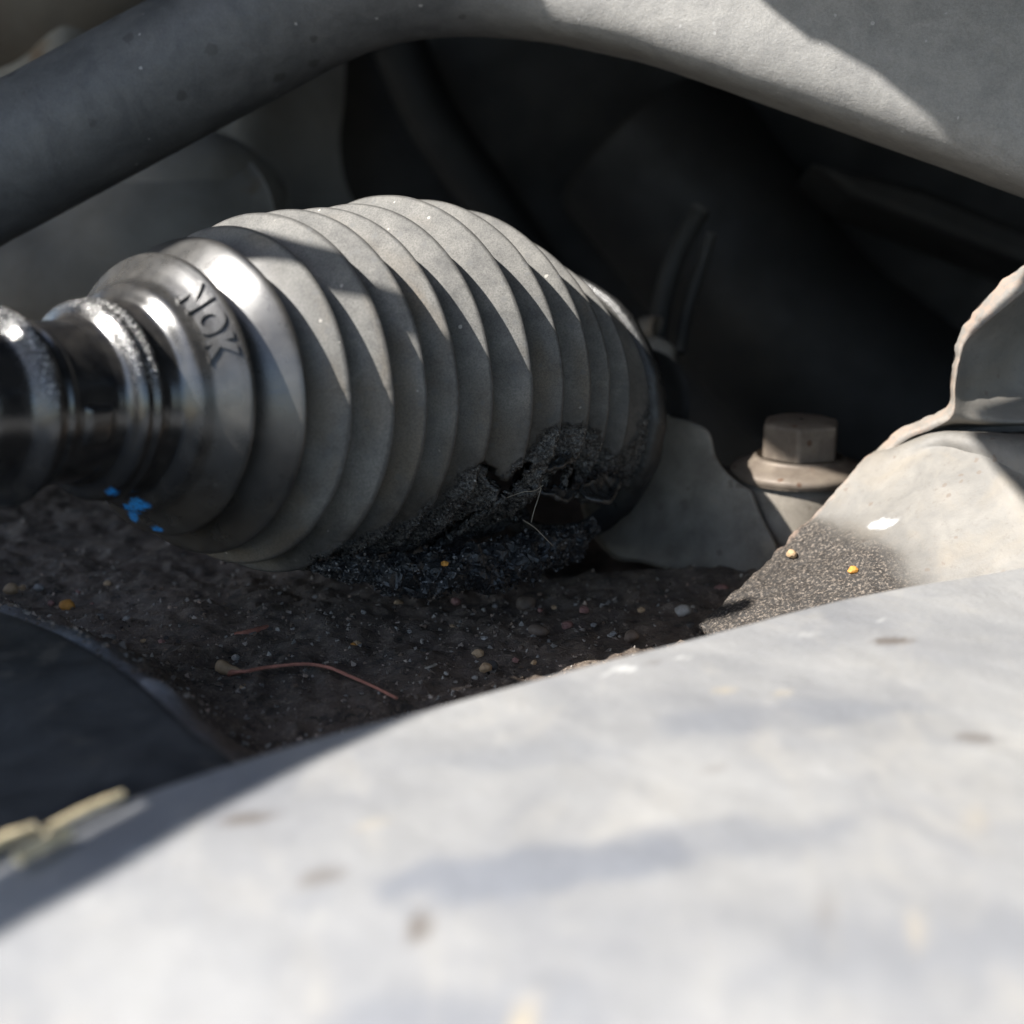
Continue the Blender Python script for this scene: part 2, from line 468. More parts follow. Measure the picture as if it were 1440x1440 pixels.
def dirt_z(P):
    x, y = P[:, 0], P[:, 1]
    z = TRAY_Z + 1.6 * fbm(P, 26, 3, 3) + 1.3 * fbm(P, 7, 3, 5) + 1.3 * np.maximum(fbm(P, 2.6, 3, 9), -.1)
    # banked up at the front left, against the plate
    edge = np.interp(x, CX, CY)
    bank = smooth01(edge + 34 - y, 0, 36) * smooth01(-x, -5, 45)
    z = z + bank * 12.0
    z = z + 8.0 * smooth01(x + .2 * y, 38, 75) * smooth01(18 - y, 0, 20) - 12 * smooth01(y, 22, 38) * smooth01(x, -10, 15)
    z = z - 9 * smooth01(np.interp(x, CX, CY) - 1.5 - y, 0, 5) * smooth01(-x, -12, 0)
    return z
P[:, 2] = dirt_z(P)
o = obj('ground', P, grid_faces(len(xs), len(ys)), M['dirt']); o['kind'] = 'structure'
attr(o, 'pale', smooth01(np.interp(P[:, 0], CX, CY) + 13 - P[:, 1], 0, 14) * smooth01(-P[:, 0], 5, 50))
DIRT = o

# ================================================================== FRONT PLATE (very near the lens, out of focus)
xs = np.arange(-150, 170.1, 1.0)
fe = np.interp(xs, FX, FY)
k = np.ones(9) / 9; fe = np.convolve(np.pad(fe, 4, 'edge'), k, 'valid')
prof = [(4.2, -16), (4.3, -5), (4.4, -1.6), (4.2, -.6), (3.8, -.15), (3.2, 0)]       # rolled far lip, then the flat top
ss = np.concatenate([np.arange(2, 60, .8), np.arange(60, 230, 4)])
V = []
for x, y0 in zip(xs, fe):
    for a, b in prof: V.append((x, y0 + a - 4.5, b))
    for q in ss: V.append((x, y0 - q, 0))
V = np.array(V)
V0 = V.copy()
V[:, 2] += (.25 + .95 * smooth01(np.interp(V[:, 0], FX, FY) - V[:, 1], 5, 50)) * fbm(V * [1, 1, 0], 60, 2, 31) + .2 * fbm(V * [1, 1, 0], 14, 2, 33)
V[:, 2] -= 5.5 * smooth01(-V[:, 1] - .15 * V[:, 0], 118, 175)
F = grid_faces(len(xs), len(prof) + len(ss))
front = thing('subframe_plate', 'broad pale grey painted metal plate in front, blurred, brightly sunlit with a shaded left end', 'metal plate', (10, -90, 0))
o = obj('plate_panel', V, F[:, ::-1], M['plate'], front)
def mark(items, seed):
    a = np.zeros(len(V0))
    for px_, py_, rx, ry, rot, amp in items:
        c = on_plate(px_, py_, .3); dx = V0[:, 0] - c[0]; dy = V0[:, 1] - c[1]; cs, sn = math.cos(rot), math.sin(rot)
        q = np.hypot((dx * cs + dy * sn) / rx, (-dx * sn + dy * cs) / ry) + .55 * fbm(V0 * [1, 1, 0], 3.5, 3, seed)
        a = np.maximum(a, amp * (1 - smooth01(q, .55, 1.15)))
    return a
attr(o, 'stain', mark([(352, 1148, 3.0, 1.6, .2, .9), (450, 1228, 2.2, 1.6, .3, .6), (590, 1290, 1.3, 2.6, 0, .95), (1252, 900, 2.6, 1.3, .1, .9), (1375, 1035, 2.2, 1.6, 0, .6), (920, 930, 1.0, .8, 0, .35), (1000, 1085, 1.6, .8, .4, .3), (1150, 1270, 2, 1.2, 0, .3)], 301))
attr(o, 'chip', mark([(878, 939, 1.8, .7, -.1, 1), (960, 922, .8, .6, 0, .8), (855, 945, .8, .5, 0, .7), (1240, 870, .8, .6, 0, .6), (195, 1192, 1.4, .7, .3, .8), (250, 1158, .8, .5, .2, .6), (1400, 870, .7, .6, 0, .5), (1130, 890, 1.6, .8, 0, .4)], 302))
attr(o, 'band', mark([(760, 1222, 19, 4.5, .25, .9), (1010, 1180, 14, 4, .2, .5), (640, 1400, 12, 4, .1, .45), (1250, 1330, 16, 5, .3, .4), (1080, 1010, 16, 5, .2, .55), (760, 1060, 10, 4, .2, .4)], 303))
attr(o, 'tan', mark([(1120, 1310, 3, 1.2, .4, .6), (1300, 1300, 2, 1, 0, .5), (740, 1405, 1.6, 1.6, 0, .9), (1020, 970, 1.4, 1, 0, .6), (1100, 975, 1.2, .9, 0, .5), (520, 1160, 2, 1, .3, .4), (1370, 1150, 2, 2, 0, .3)], 304))
# dark painted cover, a step lower, at the left
xs = np.arange(-140, 45.1, 1.0); ce = np.interp(xs, CX, CY); ce = np.convolve(np.pad(ce, 4, 'edge'), k, 'valid')
V = []
for x, y0 in zip(xs, ce):
    for a, b in [(2.4, -14), (2.6, -6), (2.3, -2.6), (1.4, -1.0), (0, -.2)]: V.append((x, y0 + a - 2.4, -3.5 + b))
    for q in np.arange(1.5, 90, 1.0): V.append((x, y0 - 2.4 - q, -3.5))
V = np.array(V); V[:, 2] += .8 * fbm(V * [1, 1, 0], 40, 2, 35) - 3.5 * smooth01(np.interp(V[:, 0], FX, FY) + 14 - V[:, 1], 0, 12)
o = tag(obj('lower_cover', V, grid_faces(len(xs), len(V) // len(xs))[:, ::-1], M['cover']), 'shaded bluish black metal cover at the left between the dirt and the pale plate', 'metal cover')

# ================================================================== RIGHT BRACKET
br = thing('subframe_bracket', 'sandy beige folded steel bracket at right with rough rusty edge and sand at its foot', 'bracket', tuple(W(1300, 760, 262)))
rows = [  # from the free edge over the hump and down towards the viewer
    [(985, 890, 262), (1050, 832, 268), (1105, 775, 275), (1165, 712, 277), (1222, 648, 278), (1257, 640, 284), (1300, 624, 286), (1350, 616, 284), (1440, 618, 279), (1560, 626, 272)],
    [(995, 893, 261), (1062, 836, 266), (1117, 781, 273), (1178, 718, 275), (1236, 654, 275), (1272, 634, 273), (1318, 617, 270), (1365, 618, 265), (1440, 628, 259), (1560, 645, 254)],
    [(1010, 902, 258), (1080, 848, 262), (1135, 800, 268), (1200, 742, 270), (1258, 682, 270), (1300, 645, 269), (1345, 634, 266), (1392, 648, 260), (1450, 680, 255), (1560, 730, 250)],
    [(1030, 915, 254), (1100, 868, 257), (1165, 825, 260), (1230, 775, 262), (1290, 722, 262), (1335, 688, 261), (1385, 680, 258), (1430, 700, 253), (1490, 745, 249), (1580, 800, 245)],
    [(1050, 940, 248), (1130, 900, 250), (1200, 865, 252), (1270, 830, 253), (1330, 795, 252), (1380, 775, 251), (1430, 765, 249), (1480, 775, 246), (1540, 810, 243), (1600, 850, 240)],
    [(1080, 985, 240), (1170, 950, 242), (1250, 925, 243), (1330, 900, 243), (1390, 880, 243), (1440, 870, 242), (1490, 862, 240), (1540, 865, 238), (1590, 890, 236), (1640, 920, 234)]]
G = np.array([[W(*p) for p in r] for r in rows])
G = np.array([spline(G[i], 150) for i in range(len(rows))])
G = np.array([spline(G[:, j], 90) for j in range(150)]).transpose(1, 0, 2)
V = G.reshape(-1, 3)
px, py, _ = project(V)
ii = np.repeat(np.arange(90), 150)
d_dirt = smooth01((py - 735) * .9 - (px - 1160) * .42 + 26 * fbm(V, 7, 4, 41), -12, 42) * smooth01(1330 - px, 0, 90)
nrm = np.cross(np.gradient(G, axis=0).reshape(-1, 3), np.gradient(G, axis=1).reshape(-1, 3)); nrm /= np.linalg.norm(nrm, axis=1)[:, None]
if nrm[:, 2].mean() < 0: nrm = -nrm
V = V + nrm * (d_dirt * (.5 + .55 * fbm(V, 1.3, 3, 43)) + .12 * fbm(V, 2.5, 3, 44) + (ii < 4) * .25 * fbm(V, 1.1, 2, 45))[:, None]
o = obj('lower_panel', V, grid_faces(90, 150), M['bracket'], br)
attr(o, 'dirt', d_dirt); attr(o, 'chip', smooth01(1.25 - np.hypot(((px - 1246) + (py - 742) * 1.2) / 20, (py - 742) / 9) + .5 * fbm(V, 1.2, 3, 47), .2, .6)); attr(o, 'oil', smooth01((py - 690) * .9 - (px - 1150) * .42 + 34 * fbm(V, 12, 4, 46), -20, 62) * smooth01(1360 - px, 0, 110)); attr(o, 'edge', np.clip(1 - ii / 9, 0, 1) * smooth01(px, 1040, 1140))
solidify(o, 2.0, 0)
# upper scoop: outer edge curve, thickness seen from the front, then the hollow face running away to the right
cols = [  # each: edge (far side), edge (near side), then inwards
    [(1222, 642, 279), (1234, 650, 276), (1268, 640, 280), (1330, 612, 280), (1460, 606, 276)],
    [(1262, 606, 277), (1276, 618, 274), (1312, 606, 278), (1370, 602, 279), (1480, 600, 276)],
    [(1300, 587, 275), (1313, 602, 272), (1347, 598, 276), (1400, 598, 277), (1500, 596, 275)],
    [(1333, 570, 273), (1339, 582, 270), (1370, 590, 271), (1430, 594, 270), (1520, 592, 267)],
    [(1337, 530, 272), (1343, 535, 269), (1372, 545, 272), (1430, 558, 274), (1530, 570, 272)],
    [(1347, 478, 271), (1356, 484, 268), (1384, 498, 271), (1436, 520, 275), (1540, 540, 275)],
    [(1362, 448, 270), (1380, 458, 266), (1404, 470, 270), (1448, 494, 275), (1550, 520, 277)],
    [(1395, 410, 268), (1414, 430, 264), (1434, 446, 269), (1468, 470, 275), (1560, 500, 278)],
    [(1440, 372, 266), (1455, 398, 262), (1472, 416, 268), (1500, 445, 274), (1580, 480, 278)],
    [(1500, 335, 263), (1512, 362, 259), (1530, 385, 266), (1560, 418, 272), (1620, 455, 277)]]
G = np.array([[W(*p) for p in r] for r in cols])
edge_f, edge_n = G[:, 0], G[:, 1]
ef = spline(edge_f, 160); en = spline(edge_n, 160)
inner = np.array([spline(G[i, 1:], 50) for i in range(len(cols))])
inner = np.array([spline(inner[:, j], 160) for j in range(50)]).transpose(1, 0, 2)       # 160 x 50
rag = np.stack([vnoise(ef, 1.6, 51), vnoise(ef, 1.6, 52), vnoise(ef, 1.6, 53)], 1) * .28 + np.stack([vnoise(ef, .6, 54)] * 3, 1) * .12
body = np.concatenate([ef[:, None] + rag[:, None], (ef * .5 + en * .5)[:, None] + rag[:, None] * .6 + [0, 0, .15], inner], 1)
body[:, 2] += rag * .5
back = ef[:, None] + np.linspace(0, 1, 12)[None, :, None] * (inner[:, -1] + np.array([6, 14, 3]) - ef)[:, None]     # outer skin of the scoop
Vb = body.reshape(-1, 3)
o = obj('upper_flange', *join([(Vb, grid_faces(160, 52)), (back.reshape(-1, 3)[:, :], grid_faces(160, 12))]), M['bracket'], br)
jj = np.concatenate([np.tile(np.arange(52), 160), np.full(160 * 12, 60)])
allv = np.concatenate([Vb, back.reshape(-1, 3)])
attr(o, 'edge', np.clip(1 - jj / 5, 0, 1)); attr(o, 'dirt', .0 * jj); attr(o, 'chip', .0 * jj); attr(o, 'oil', .0 * jj)

# ================================================================== LIGHT BLOCKER OVERHEAD (added above the frame; opening cut to shape the sun)
LZ = 170.0
OPEN = [(-262, -300), (-222.8, -226.4), (-197.9, -194.8), (-192.6, -189), (-187, -182.5), (-181.3, -172.7), (-172.7, -160.8), (-164.5, -150.3), (-155, -138), (-140, -122), (-139, -117), (-148, -108), (-160, -101.5), (-170, -97.8), (-174, -100.3), (-180, -104), (-190, -107), (-197, -101), (-196, -86), (-189, -76), (-167.7, -57), (-153.2, -47.3), (-138.8, -29.5), (-126, -29), (-120.5, -27), (-115.7, -20.5), (-113, -14), (-110, -12.3), (-107, -12.5), (-106, -30), (-104, -36), (-97, -39), (-90, -38.5), (-88, -30), (-91, -14), (-76.7, -5.5), (-72.7, 2.5), (-62.7, 8.5), (-50.5, -1.7), (-45, -13.7), (-43.6, -18.7), (-42.2, -22.3), (-40.4, -23.3), (-36.8, -27.6), (-35.9, -30.4), (-34.5, -33.4), (-36, -38), (-44, -43), (-56, -43.5), (-66, -48), (-69.5, -54), (-70.9, -59.1), (-71.7, -66.7), (-71.6, -74.1), (-70.4, -84.6), (-68.8, -108.4), (-82.8, -168.4), (-97.8, -223.4), (-102.8, -300)]  # outline follows the wanted edges of sun and shadow below
STALKS = [((24, 1208), (96, 1172), .7), ((64, 1170), (172, 1118), .55), ((-70, 1216), (48, 1166), .7)]
SLITS = []
for (x0, y0), (x1, y1), r in STALKS:                       # slits added to let slivers of sun reach the straw
    p, q = on_plate(x0, y0), on_plate(x1, y1); e = (q - p) / np.linalg.norm(q - p); n = np.array([-e[1], e[0], 0]); k = (LZ - 1) / SUN[2]
    if r == .7 and x0 > 0: continue
    SLITS.append([tuple((c + SUN * k)[:2]) for c in (p - n * .95, q - n * .95, q + n * .95, p + n * .95)])
def blocker_panel():
    import bmesh
    bm = bmesh.new()
    es = []
    for loop in [[(-420, -300)] + OPEN + [(320, -300), (320, 330), (-420, 330)]] + SLITS:
        a = [bm.verts.new((x, y, LZ)) for x, y in loop]
        es += [bm.edges.new((a[i], a[(i + 1) % len(a)])) for i in range(len(a))]
    bmesh.ops.triangle_fill(bm, use_beauty=True, edges=es)
    bm.verts.index_update()
    V = np.array([v.co[:] for v in bm.verts]); F = [[v.index for v in f.verts] for f in bm.faces]; bm.free()
    return V, F
shade = thing('light_blocker', 'unseen black panel added overhead, its opening cut to shape the sunlight', 'light blocker', (0, 30, 170))
o = obj('blocker_top', *blocker_panel(), M['dark'], shade, smooth=False); solidify(o, .6)
for x0, x1 in ((320, 324),):
    Vw, Fw = box((x0, -300, -200), (x1, 330, 168)); obj('blocker_side', Vw, Fw, M['dark'], shade, smooth=False)  # added wall that keeps sky light off from the right
hose = spline([(-176.5, -50.7, 150), (-156.5, -54.7, 150), (-139.5, -56.7, 150), (-130.0, -61.7, 150), (-122.5, -65.7, 150), (-117.5, -67.5, 150), (-110.5, -68.7, 150)], 50)
Vt, Ft = tube(hose, np.interp(np.linspace(0, 1, 50), [0, .35, .55, 1], [6, 5, 3.2, 1.9]), 24)
tag(obj('brake_hose', Vt, Ft, M['cable']), 'black rubber hose hanging above the boot outside the picture', 'hose')

# ================================================================== STEERING RACK BOOT
boot = thing('steering_boot', 'dark ribbed rubber bellows boot with a torn, greasy underside', 'rubber boot', tuple(axis_pt(0.0) - VU * 28))
HOLE1 = [(766, 686), (776, 672), (792, 660), (803, 650), (813, 655), (804, 672), (799, 681), (786, 689)]
HOLE2 = [(726, 748), (733, 724), (744, 703), (760, 691), (780, 691), (796, 697), (809, 699), (822, 712), (836, 708), (850, 722), (862, 735), (850, 760), (810, 772), (780, 770), (753, 752), (738, 742)]
CRACK = [(676, 654), (694, 671), (712, 688), (727, 667), (741, 650)]
CRACK2 = [(713, 688), (700, 703), (680, 720), (655, 742), (622, 768), (580, 784), (520, 792), (455, 792)]
GREASE = [(430, 788), (475, 774), (515, 760), (560, 744), (604, 716), (638, 692), (664, 662), (680, 660), (712, 690), (730, 668), (745, 640), (760, 612), (790, 602), (822, 606), (836, 630), (862, 642), (884, 642), (925, 560), (960, 640), (900, 800), (640, 880), (420, 850)]
sg = np.concatenate([np.arange(-86, -46.5, .25), np.arange(-46.5, 42.9, .2)])
pg = np.linspace(0, 2 * np.pi, 460, endpoint=False)
SS, PH = np.meshgrid(sg, pg, indexing='ij'); s_, p_ = SS.ravel(), PH.ravel()
V = boot_pt(s_, p_)
C = axis_pt(s_); rad = (V - C); rad /= np.linalg.norm(rad, axis=1)[:, None]
px, py, dd = project(V)
near = ((np.cos(p_) > -.25) | (np.sin(p_) < -.2))
wob_x = px + 5 * vnoise(V, 1.6, 61) + 3 * vnoise(V, .7, 62); wob_y = py + 5 * vnoise(V, 1.6, 63) + 3 * vnoise(V, .7, 64)
gx = px + 22 * fbm(V, 5, 4, 65); gy = py + 16 * fbm(V, 5, 4, 66)
gin = inside(gx, gy, GREASE)
grease = smooth01(seg_dist(gx, gy, GREASE + GREASE[:1]) * np.where(gin, 1, -1), -30, 22) * near
cd1 = seg_dist(wob_x, wob_y, CRACK); cd2 = seg_dist(wob_x, wob_y, CRACK2)
wid2 = 3.5 + 7 * smooth01(700 - px, 0, 200)
crk = (cd1 < 3.2 + 4 * smooth01(30 - np.hypot(px - 712, py - 690), 0, 25)) | (cd2 < wid2)
hole = (inside(wob_x, wob_y, HOLE1) | inside(wob_x, wob_y, HOLE2) | crk) & near & (np.cos(p_) > -.3)
hd = np.minimum(np.minimum(seg_dist(px, py, HOLE1 + HOLE1[:1]), seg_dist(px, py, HOLE2 + HOLE2[:1])), np.minimum(cd1, cd2))
lipz = np.exp(-(hd / 13) ** 2) * near
wear = smooth01(fbm(V, 9, 3, 70), .1, .5)
disp = grease * (.7 * fbm(V, 2.6, 4, 68) + .26 * vnoise(V, .6, 69)) + lipz * grease * (1.3 * fbm(V, 3.0, 3, 71) - .1)
collapse = smooth01(py - 690 + (px - 760) * .15, 0, 70) * smooth01(px, 560, 700) * near
disp -= collapse * 2.2
disp += .06 * fbm(V, 6, 3, 72)
sag = fbm(np.stack([s_ * .6, p_ * 9, 0 * s_], 1), 9, 2, 73) * .22 * smooth01(s_, -46, -38)
V2 = V + rad * disp[:, None] + (AX * (sag + grease * .25 * fbm(V, 2, 3, 74))[:, None])
F = grid_faces(len(sg), len(pg), True)
F = F[~hole[F].any(1)]
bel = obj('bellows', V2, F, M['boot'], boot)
gloss = .8 * smooth01(-s_ + 1.5 * fbm(V, 5, 3, 75), 33, 41) + .2 * smooth01(-s_ + 1.5 * fbm(V, 3, 3, 78), 49, 53)
blue_px = np.minimum(np.hypot((px - 194) / 20, (py - 710) / 10), np.minimum(np.hypot((px - 188) / 8, (py - 722) / 10), np.minimum(np.hypot((px - 158) / 9, (py - 692) / 5), np.hypot((px - 222) / 9, (py - 744) / 4))))
blue = smooth01(1.05 + .9 * fbm(V, 1.5, 3, 76) - blue_px, 0, .2) * (np.sin(p_) < 0) * (np.cos(p_) > -.5) * (s_ < -40)
lip = np.maximum(np.exp(-((s_ + 71.9) / 1.3) ** 2), np.exp(-((s_ + 57.2) / 1.3) ** 2))
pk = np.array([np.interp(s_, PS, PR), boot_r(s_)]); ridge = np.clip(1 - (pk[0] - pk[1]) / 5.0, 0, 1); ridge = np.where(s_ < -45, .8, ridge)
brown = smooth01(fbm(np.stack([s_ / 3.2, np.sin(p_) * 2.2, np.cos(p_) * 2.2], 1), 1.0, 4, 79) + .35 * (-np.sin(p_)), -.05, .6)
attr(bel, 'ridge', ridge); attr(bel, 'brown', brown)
attr(bel, 'gloss', gloss); attr(bel, 'grease', grease); attr(bel, 'blue', blue); lip *= smooth01(np.sin(p_) + .3 * fbm(V, 3, 2, 77), -.15, .3)
gd = seg_dist(px, py, GREASE + GREASE[:1]) * np.where(inside(px, py, GREASE), 1, -1)
attr(bel, 'smear', smooth01(gd + 26 * fbm(V, 5, 4, 80), -75, 10) * near)
attr(bel, 'lip', lip)
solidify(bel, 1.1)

# embossed maker's letters on the small end disc
def letter_mesh(ch):
    fc = bpy.data.curves.new('letter', 'FONT'); fc.body = ch; fc.size = 1.0; fc.extrude = .06; fc.resolution_u = 4; fc.offset = .055
    fo = bpy.data.objects.new('letter', fc); COL.objects.link(fo)
    me = bpy.data.meshes.new_from_object(fo.evaluated_get(bpy.context.evaluated_depsgraph_get()))
    bpy.data.objects.remove(fo)
    import bmesh
    bm = bmesh.new(); bm.from_mesh(me)
    bmesh.ops.remove_doubles(bm, verts=bm.verts, dist=1e-5)
    for _ in range(2):
        bmesh.ops.subdivide_edges(bm, edges=[e for e in bm.edges if e.calc_length() > .1], cuts=1)
    bmesh.ops.triangulate(bm, faces=bm.faces)
    v = np.array([q.co[:] for q in bm.verts]); f = [[q.index for q in t.verts] for t in bm.faces]
    bm.free(); bpy.data.meshes.remove(me)
    return v, f
pen = 51.0                                          # degrees round the disc, going clockwise
for ch, wdt in (('N', .74), ('O', .80), ('K', .68)):
    v, f = letter_mesh(ch)
    u0 = v[:, 0].min(); u = (v[:, 0] - u0)
    ang = np.radians(pen - np.degrees(u * 4.5 / 17.8))
    sv = -49.5 + (v[:, 1] - .0) * 3.7               # baseline at the inner side, tops outwards
    h = np.where(v[:, 2] > 0, .42, -.3)
    Pn = boot_pt(sv, ang)
    e = .05
    n1 = boot_pt(sv + e, ang) - boot_pt(sv - e, ang); n2 = boot_pt(sv, ang + .01) - boot_pt(sv, ang - .01)
    nn = np.cross(n1, n2); nn /= np.linalg.norm(nn, axis=1)[:, None]
    out = boot_pt(sv, ang) - axis_pt(sv + 3)
    nn *= np.sign((nn * out).sum(1))[:, None]
    o = obj('letter', Pn + nn * h[:, None], f, M['boot'], boot, smooth=False)
    o['label'] = 'raised letter ' + ch
    attr(o, 'gloss', np.full(len(v), .75)); attr(o, 'ridge', np.full(len(v), .8))
    pen -= math.degrees(wdt * 4.5 / 17.8) + 2.2

# little square tab moulded into the neck
av = np.radians(np.linspace(-33, -2, 14)); sv = np.linspace(-66.2, -61.4, 12)
A_, B_ = np.meshgrid(sv, av, indexing='ij')
rr = np.minimum(np.minimum((A_ - sv[0]) / .7, (sv[-1] - A_) / .7), np.minimum((B_ - av[0]) / .06, (av[-1] - B_) / .06))
Vt = boot_pt(A_.ravel(), B_.ravel(), -.15 + .75 * np.clip(rr.ravel(), 0, 1))
o = obj('tab', Vt, grid_faces(12, 14), M['boot'], boot); attr(o, 'gloss', np.ones(len(Vt))); attr(o, 'ridge', np.full(len(Vt), .8))

# clamp ring at the big end
cp = [(41.0, 21.6), (41.2, 23.4), (41.8, 24.0), (43.2, 24.1), (44.0, 24.0), (44.6, 23.4), (45.0, 20.5)]
ph = np.linspace(0, 2 * np.pi, 140, endpoint=False)
Vc = np.vstack([axis_pt(np.full(140, a)) + b * (np.cos(ph)[:, None] * NR + np.sin(ph)[:, None] * VU) for a, b in cp])
Vc += (Vc - np.repeat(axis_pt(np.array([a for a, b in cp])), 140, 0)) * (.02 * fbm(Vc, 3, 4, 81))[:, None]
obj('clamp_ring', Vc, grid_faces(len(cp), 140, True), M['rubber_black'], boot)

# clotted grease and grit hanging along the torn underside
spine = [W(*p) for p in [(440, 796, 243), (500, 800, 246), (560, 806, 250), (620, 806, 255), (680, 800, 261), (740, 785, 268), (790, 765, 275), (835, 740, 281)]]
spine = spline(spine, 130)
Vg, Fg = tube(spine, np.interp(np.linspace(0, 1, 130), [0, .1, .45, .8, 1], [.5, 1.6, 3.3, 3.3, 1.0]), 44, True, .75, 91)
tones = [np.clip(.30 + .45 * fbm(Vg, .8, 4, 95), 0, .75)]
clump = [(Vg + np.stack([fbm(Vg, 1.1, 3, 92), fbm(Vg, 1.1, 3, 93), fbm(Vg, 1.1, 3, 94)], 1) * 1.3, Fg)]
def grain(c, r, sq=.75):
    v = np.array([(1, 0, 0), (-1, 0, 0), (0, 1, 0), (0, -1, 0), (0, 0, 1), (0, 0, -1)], float)
    v = v + rng.normal(0, .28, v.shape); q = rng.normal(0, 1, (3, 3)); q, _ = np.linalg.qr(q)
    v[:, 2] *= sq
    f = [[0, 2, 4], [2, 1, 4], [1, 3, 4], [3, 0, 4], [2, 0, 5], [1, 2, 5], [3, 1, 5], [0, 3, 5]]
    return v @ q.T * r + c, f
for i in rng.integers(0, len(Vg), 3600):
    dv = Vg[i] - spine[i // 44] if i < 130 * 44 else np.zeros(3)
    clump.append(grain(Vg[i] + dv * rng.uniform(0, .22), rng.uniform(.08, .3))); tones.append(np.full(6, rng.random() ** 3.2))
idx = np.flatnonzero((grease > .5) & ~hole & (px > 440) & (np.cos(p_) > -.2))
for i in rng.choice(idx, 3600):
    clump.append(grain(V2[i] + rad[i] * .05, rng.uniform(.06, .22))); tones.append(np.full(6, rng.random() ** 3.2))
o = obj('grease_clump', *join(clump), M['soot'], boot, smooth=False); o['kind'] = 'stuff'
attr(o, 'tone', np.concatenate(tones))

# curled torn rubber flaps round the hole
def flap(pts, width, seed):
    p = spline([W(*q) for q in pts], 40); n = 12
    Vf = []
    for i in range(40):
        wv = width * math.sin(math.pi * (i + .8) / 41) ** .7
        for j in range(n):
            t = j / (n - 1)
            Vf.append(p[i] + (UP * -1.0 * math.sin(t * 1.9) + -FWD * (1 - math.cos(t * 1.9)) * .8 + RIGHT * .25 * t) * wv * t)
    Vf = np.array(Vf); Vf += np.stack([fbm(Vf, 2.0, 3, seed), fbm(Vf, 2.0, 3, seed + 1), fbm(Vf, 2.0, 3, seed + 2)], 1) * .8
    o = obj('torn_flap', Vf, grid_faces(40, n), M['soot'], boot); attr(o, 'tone', np.clip(.25 + .5 * fbm(Vf, .7, 4, seed + 5), 0, .7)); solidify(o, .8, 0)
flap([(762, 690, 262), (780, 688, 264), (800, 690, 266), (816, 690, 268)], 1.6, 101)
flap([(818, 680, 267), (834, 672, 270), (850, 668, 273), (866, 664, 276)], 4.6, 105)
flap([(745, 640, 258), (765, 648, 260), (790, 640, 262), (812, 642, 265)], 1.3, 109)

# ---- steel rod running through the boot
tie = thing('tie_rod', 'steel steering tie rod leaving the small end of the rubber boot at the left edge', 'tie rod', tuple(axis_pt(-95.0)))
Vt, Ft = tube([axis_pt(s) for s in np.linspace(-190, -80, 30)], 7.2, 32); obj('rod', Vt, Ft, M['chrome'], tie)
Vt, Ft = tube([axis_pt(s) for s in np.linspace(-80, 60, 30)], 6.0, 32); obj('inner_rod', Vt, Ft, M['chrome'], tie)

# ================================================================== RACK HOUSING, LUG AND BOLT
rack = thing('steering_rack_housing', 'dirty cast aluminium steering rack housing with a mounting lug behind the boot', 'steering rack', tuple(W(1000, 780, 320)))
path = [axis_pt(44.0) + AX * t for t in np.linspace(0, 30, 8)]
Vt, Ft = tube(path, 10, 64); obj('housing_tube', Vt, Ft, M['dark'], rack)
out = [(860, 560), (900, 535), (930, 532), (936, 556), (940, 582), (968, 590), (998, 606), (1008, 640), (1024, 664), (1044, 680), (1056, 688), (1062, 698), (1074, 728),
       (1096, 774), (1086, 799), (1052, 812), (1005, 816), (960, 808), (905, 792), (860, 780), (820, 700)]
oo = spline([W(x, y, 304 - (x - 880) * .085) for x, y in out + out[:1]], 150)[:-1]
Vl, Fl = prism(oo, FWD * 11)
lug = bevel(obj('lug', Vl, Fl, M['cast'], rack), 2.2, 4, 50)
nk = [W(x, y, 334) for x, y in [(890, 600), (902, 474), (926, 470), (952, 486), (949, 535), (940, 620)]]
bevel(obj('housing_neck', *prism(nk, FWD * 9), M['cast'], rack), 1.5, 3)
bc = W(1123, 669, 298)
def disc_stack(c, prof, seg=48, squash=None):
    ph = np.linspace(0, 2 * np.pi, seg, endpoint=False)
    V = np.vstack([c + np.stack([r * np.cos(ph), r * np.sin(ph), np.full(seg, z)], 1) for r, z in prof])
    F = grid_faces(len(prof), seg, True).tolist()
    F.append(list(range(seg))[::-1]); F.append(list(range((len(prof) - 1) * seg, len(prof) * seg)))
    return V, F
Vb, Fb = disc_stack(bc, [(15.5, -34), (13.4, -16), (11.5, -4), (11.1, -1.2), (10.6, -.4), (9.8, -.2)])
obj('boss', Vb, Fb, M['cast'], rack)
bolt = thing('mounting_bolt', 'rusty hex bolt with a round flange on the aluminium lug', 'bolt', tuple(bc))
Vb, Fb = disc_stack(bc, [(11.7, 0), (12.1, .3), (12.2, 1.2), (11.9, 1.7), (10.4, 2.4), (8.4, 3.2), (7.6, 3.9)])
obj('flange', Vb, Fb, M['steel'], bolt)
ph = np.radians(np.arange(6) * 60 + 18)
hx = np.stack([7.3 * np.cos(ph), 7.3 * np.sin(ph), np.full(6, 3.0)], 1) + bc
Vb, Fb = prism(hx, np.array([0, 0, 7.0]))
bevel(obj('hex_head', Vb, Fb, M['steel'], bolt, smooth=False), .7, 3)
obj('cap', *disc_stack(bc + np.array([0, 0, 9.9]), [(6.0, 0), (5.7, .3), (3.0, .42), (.4, .45)]), M['steel'], bolt)

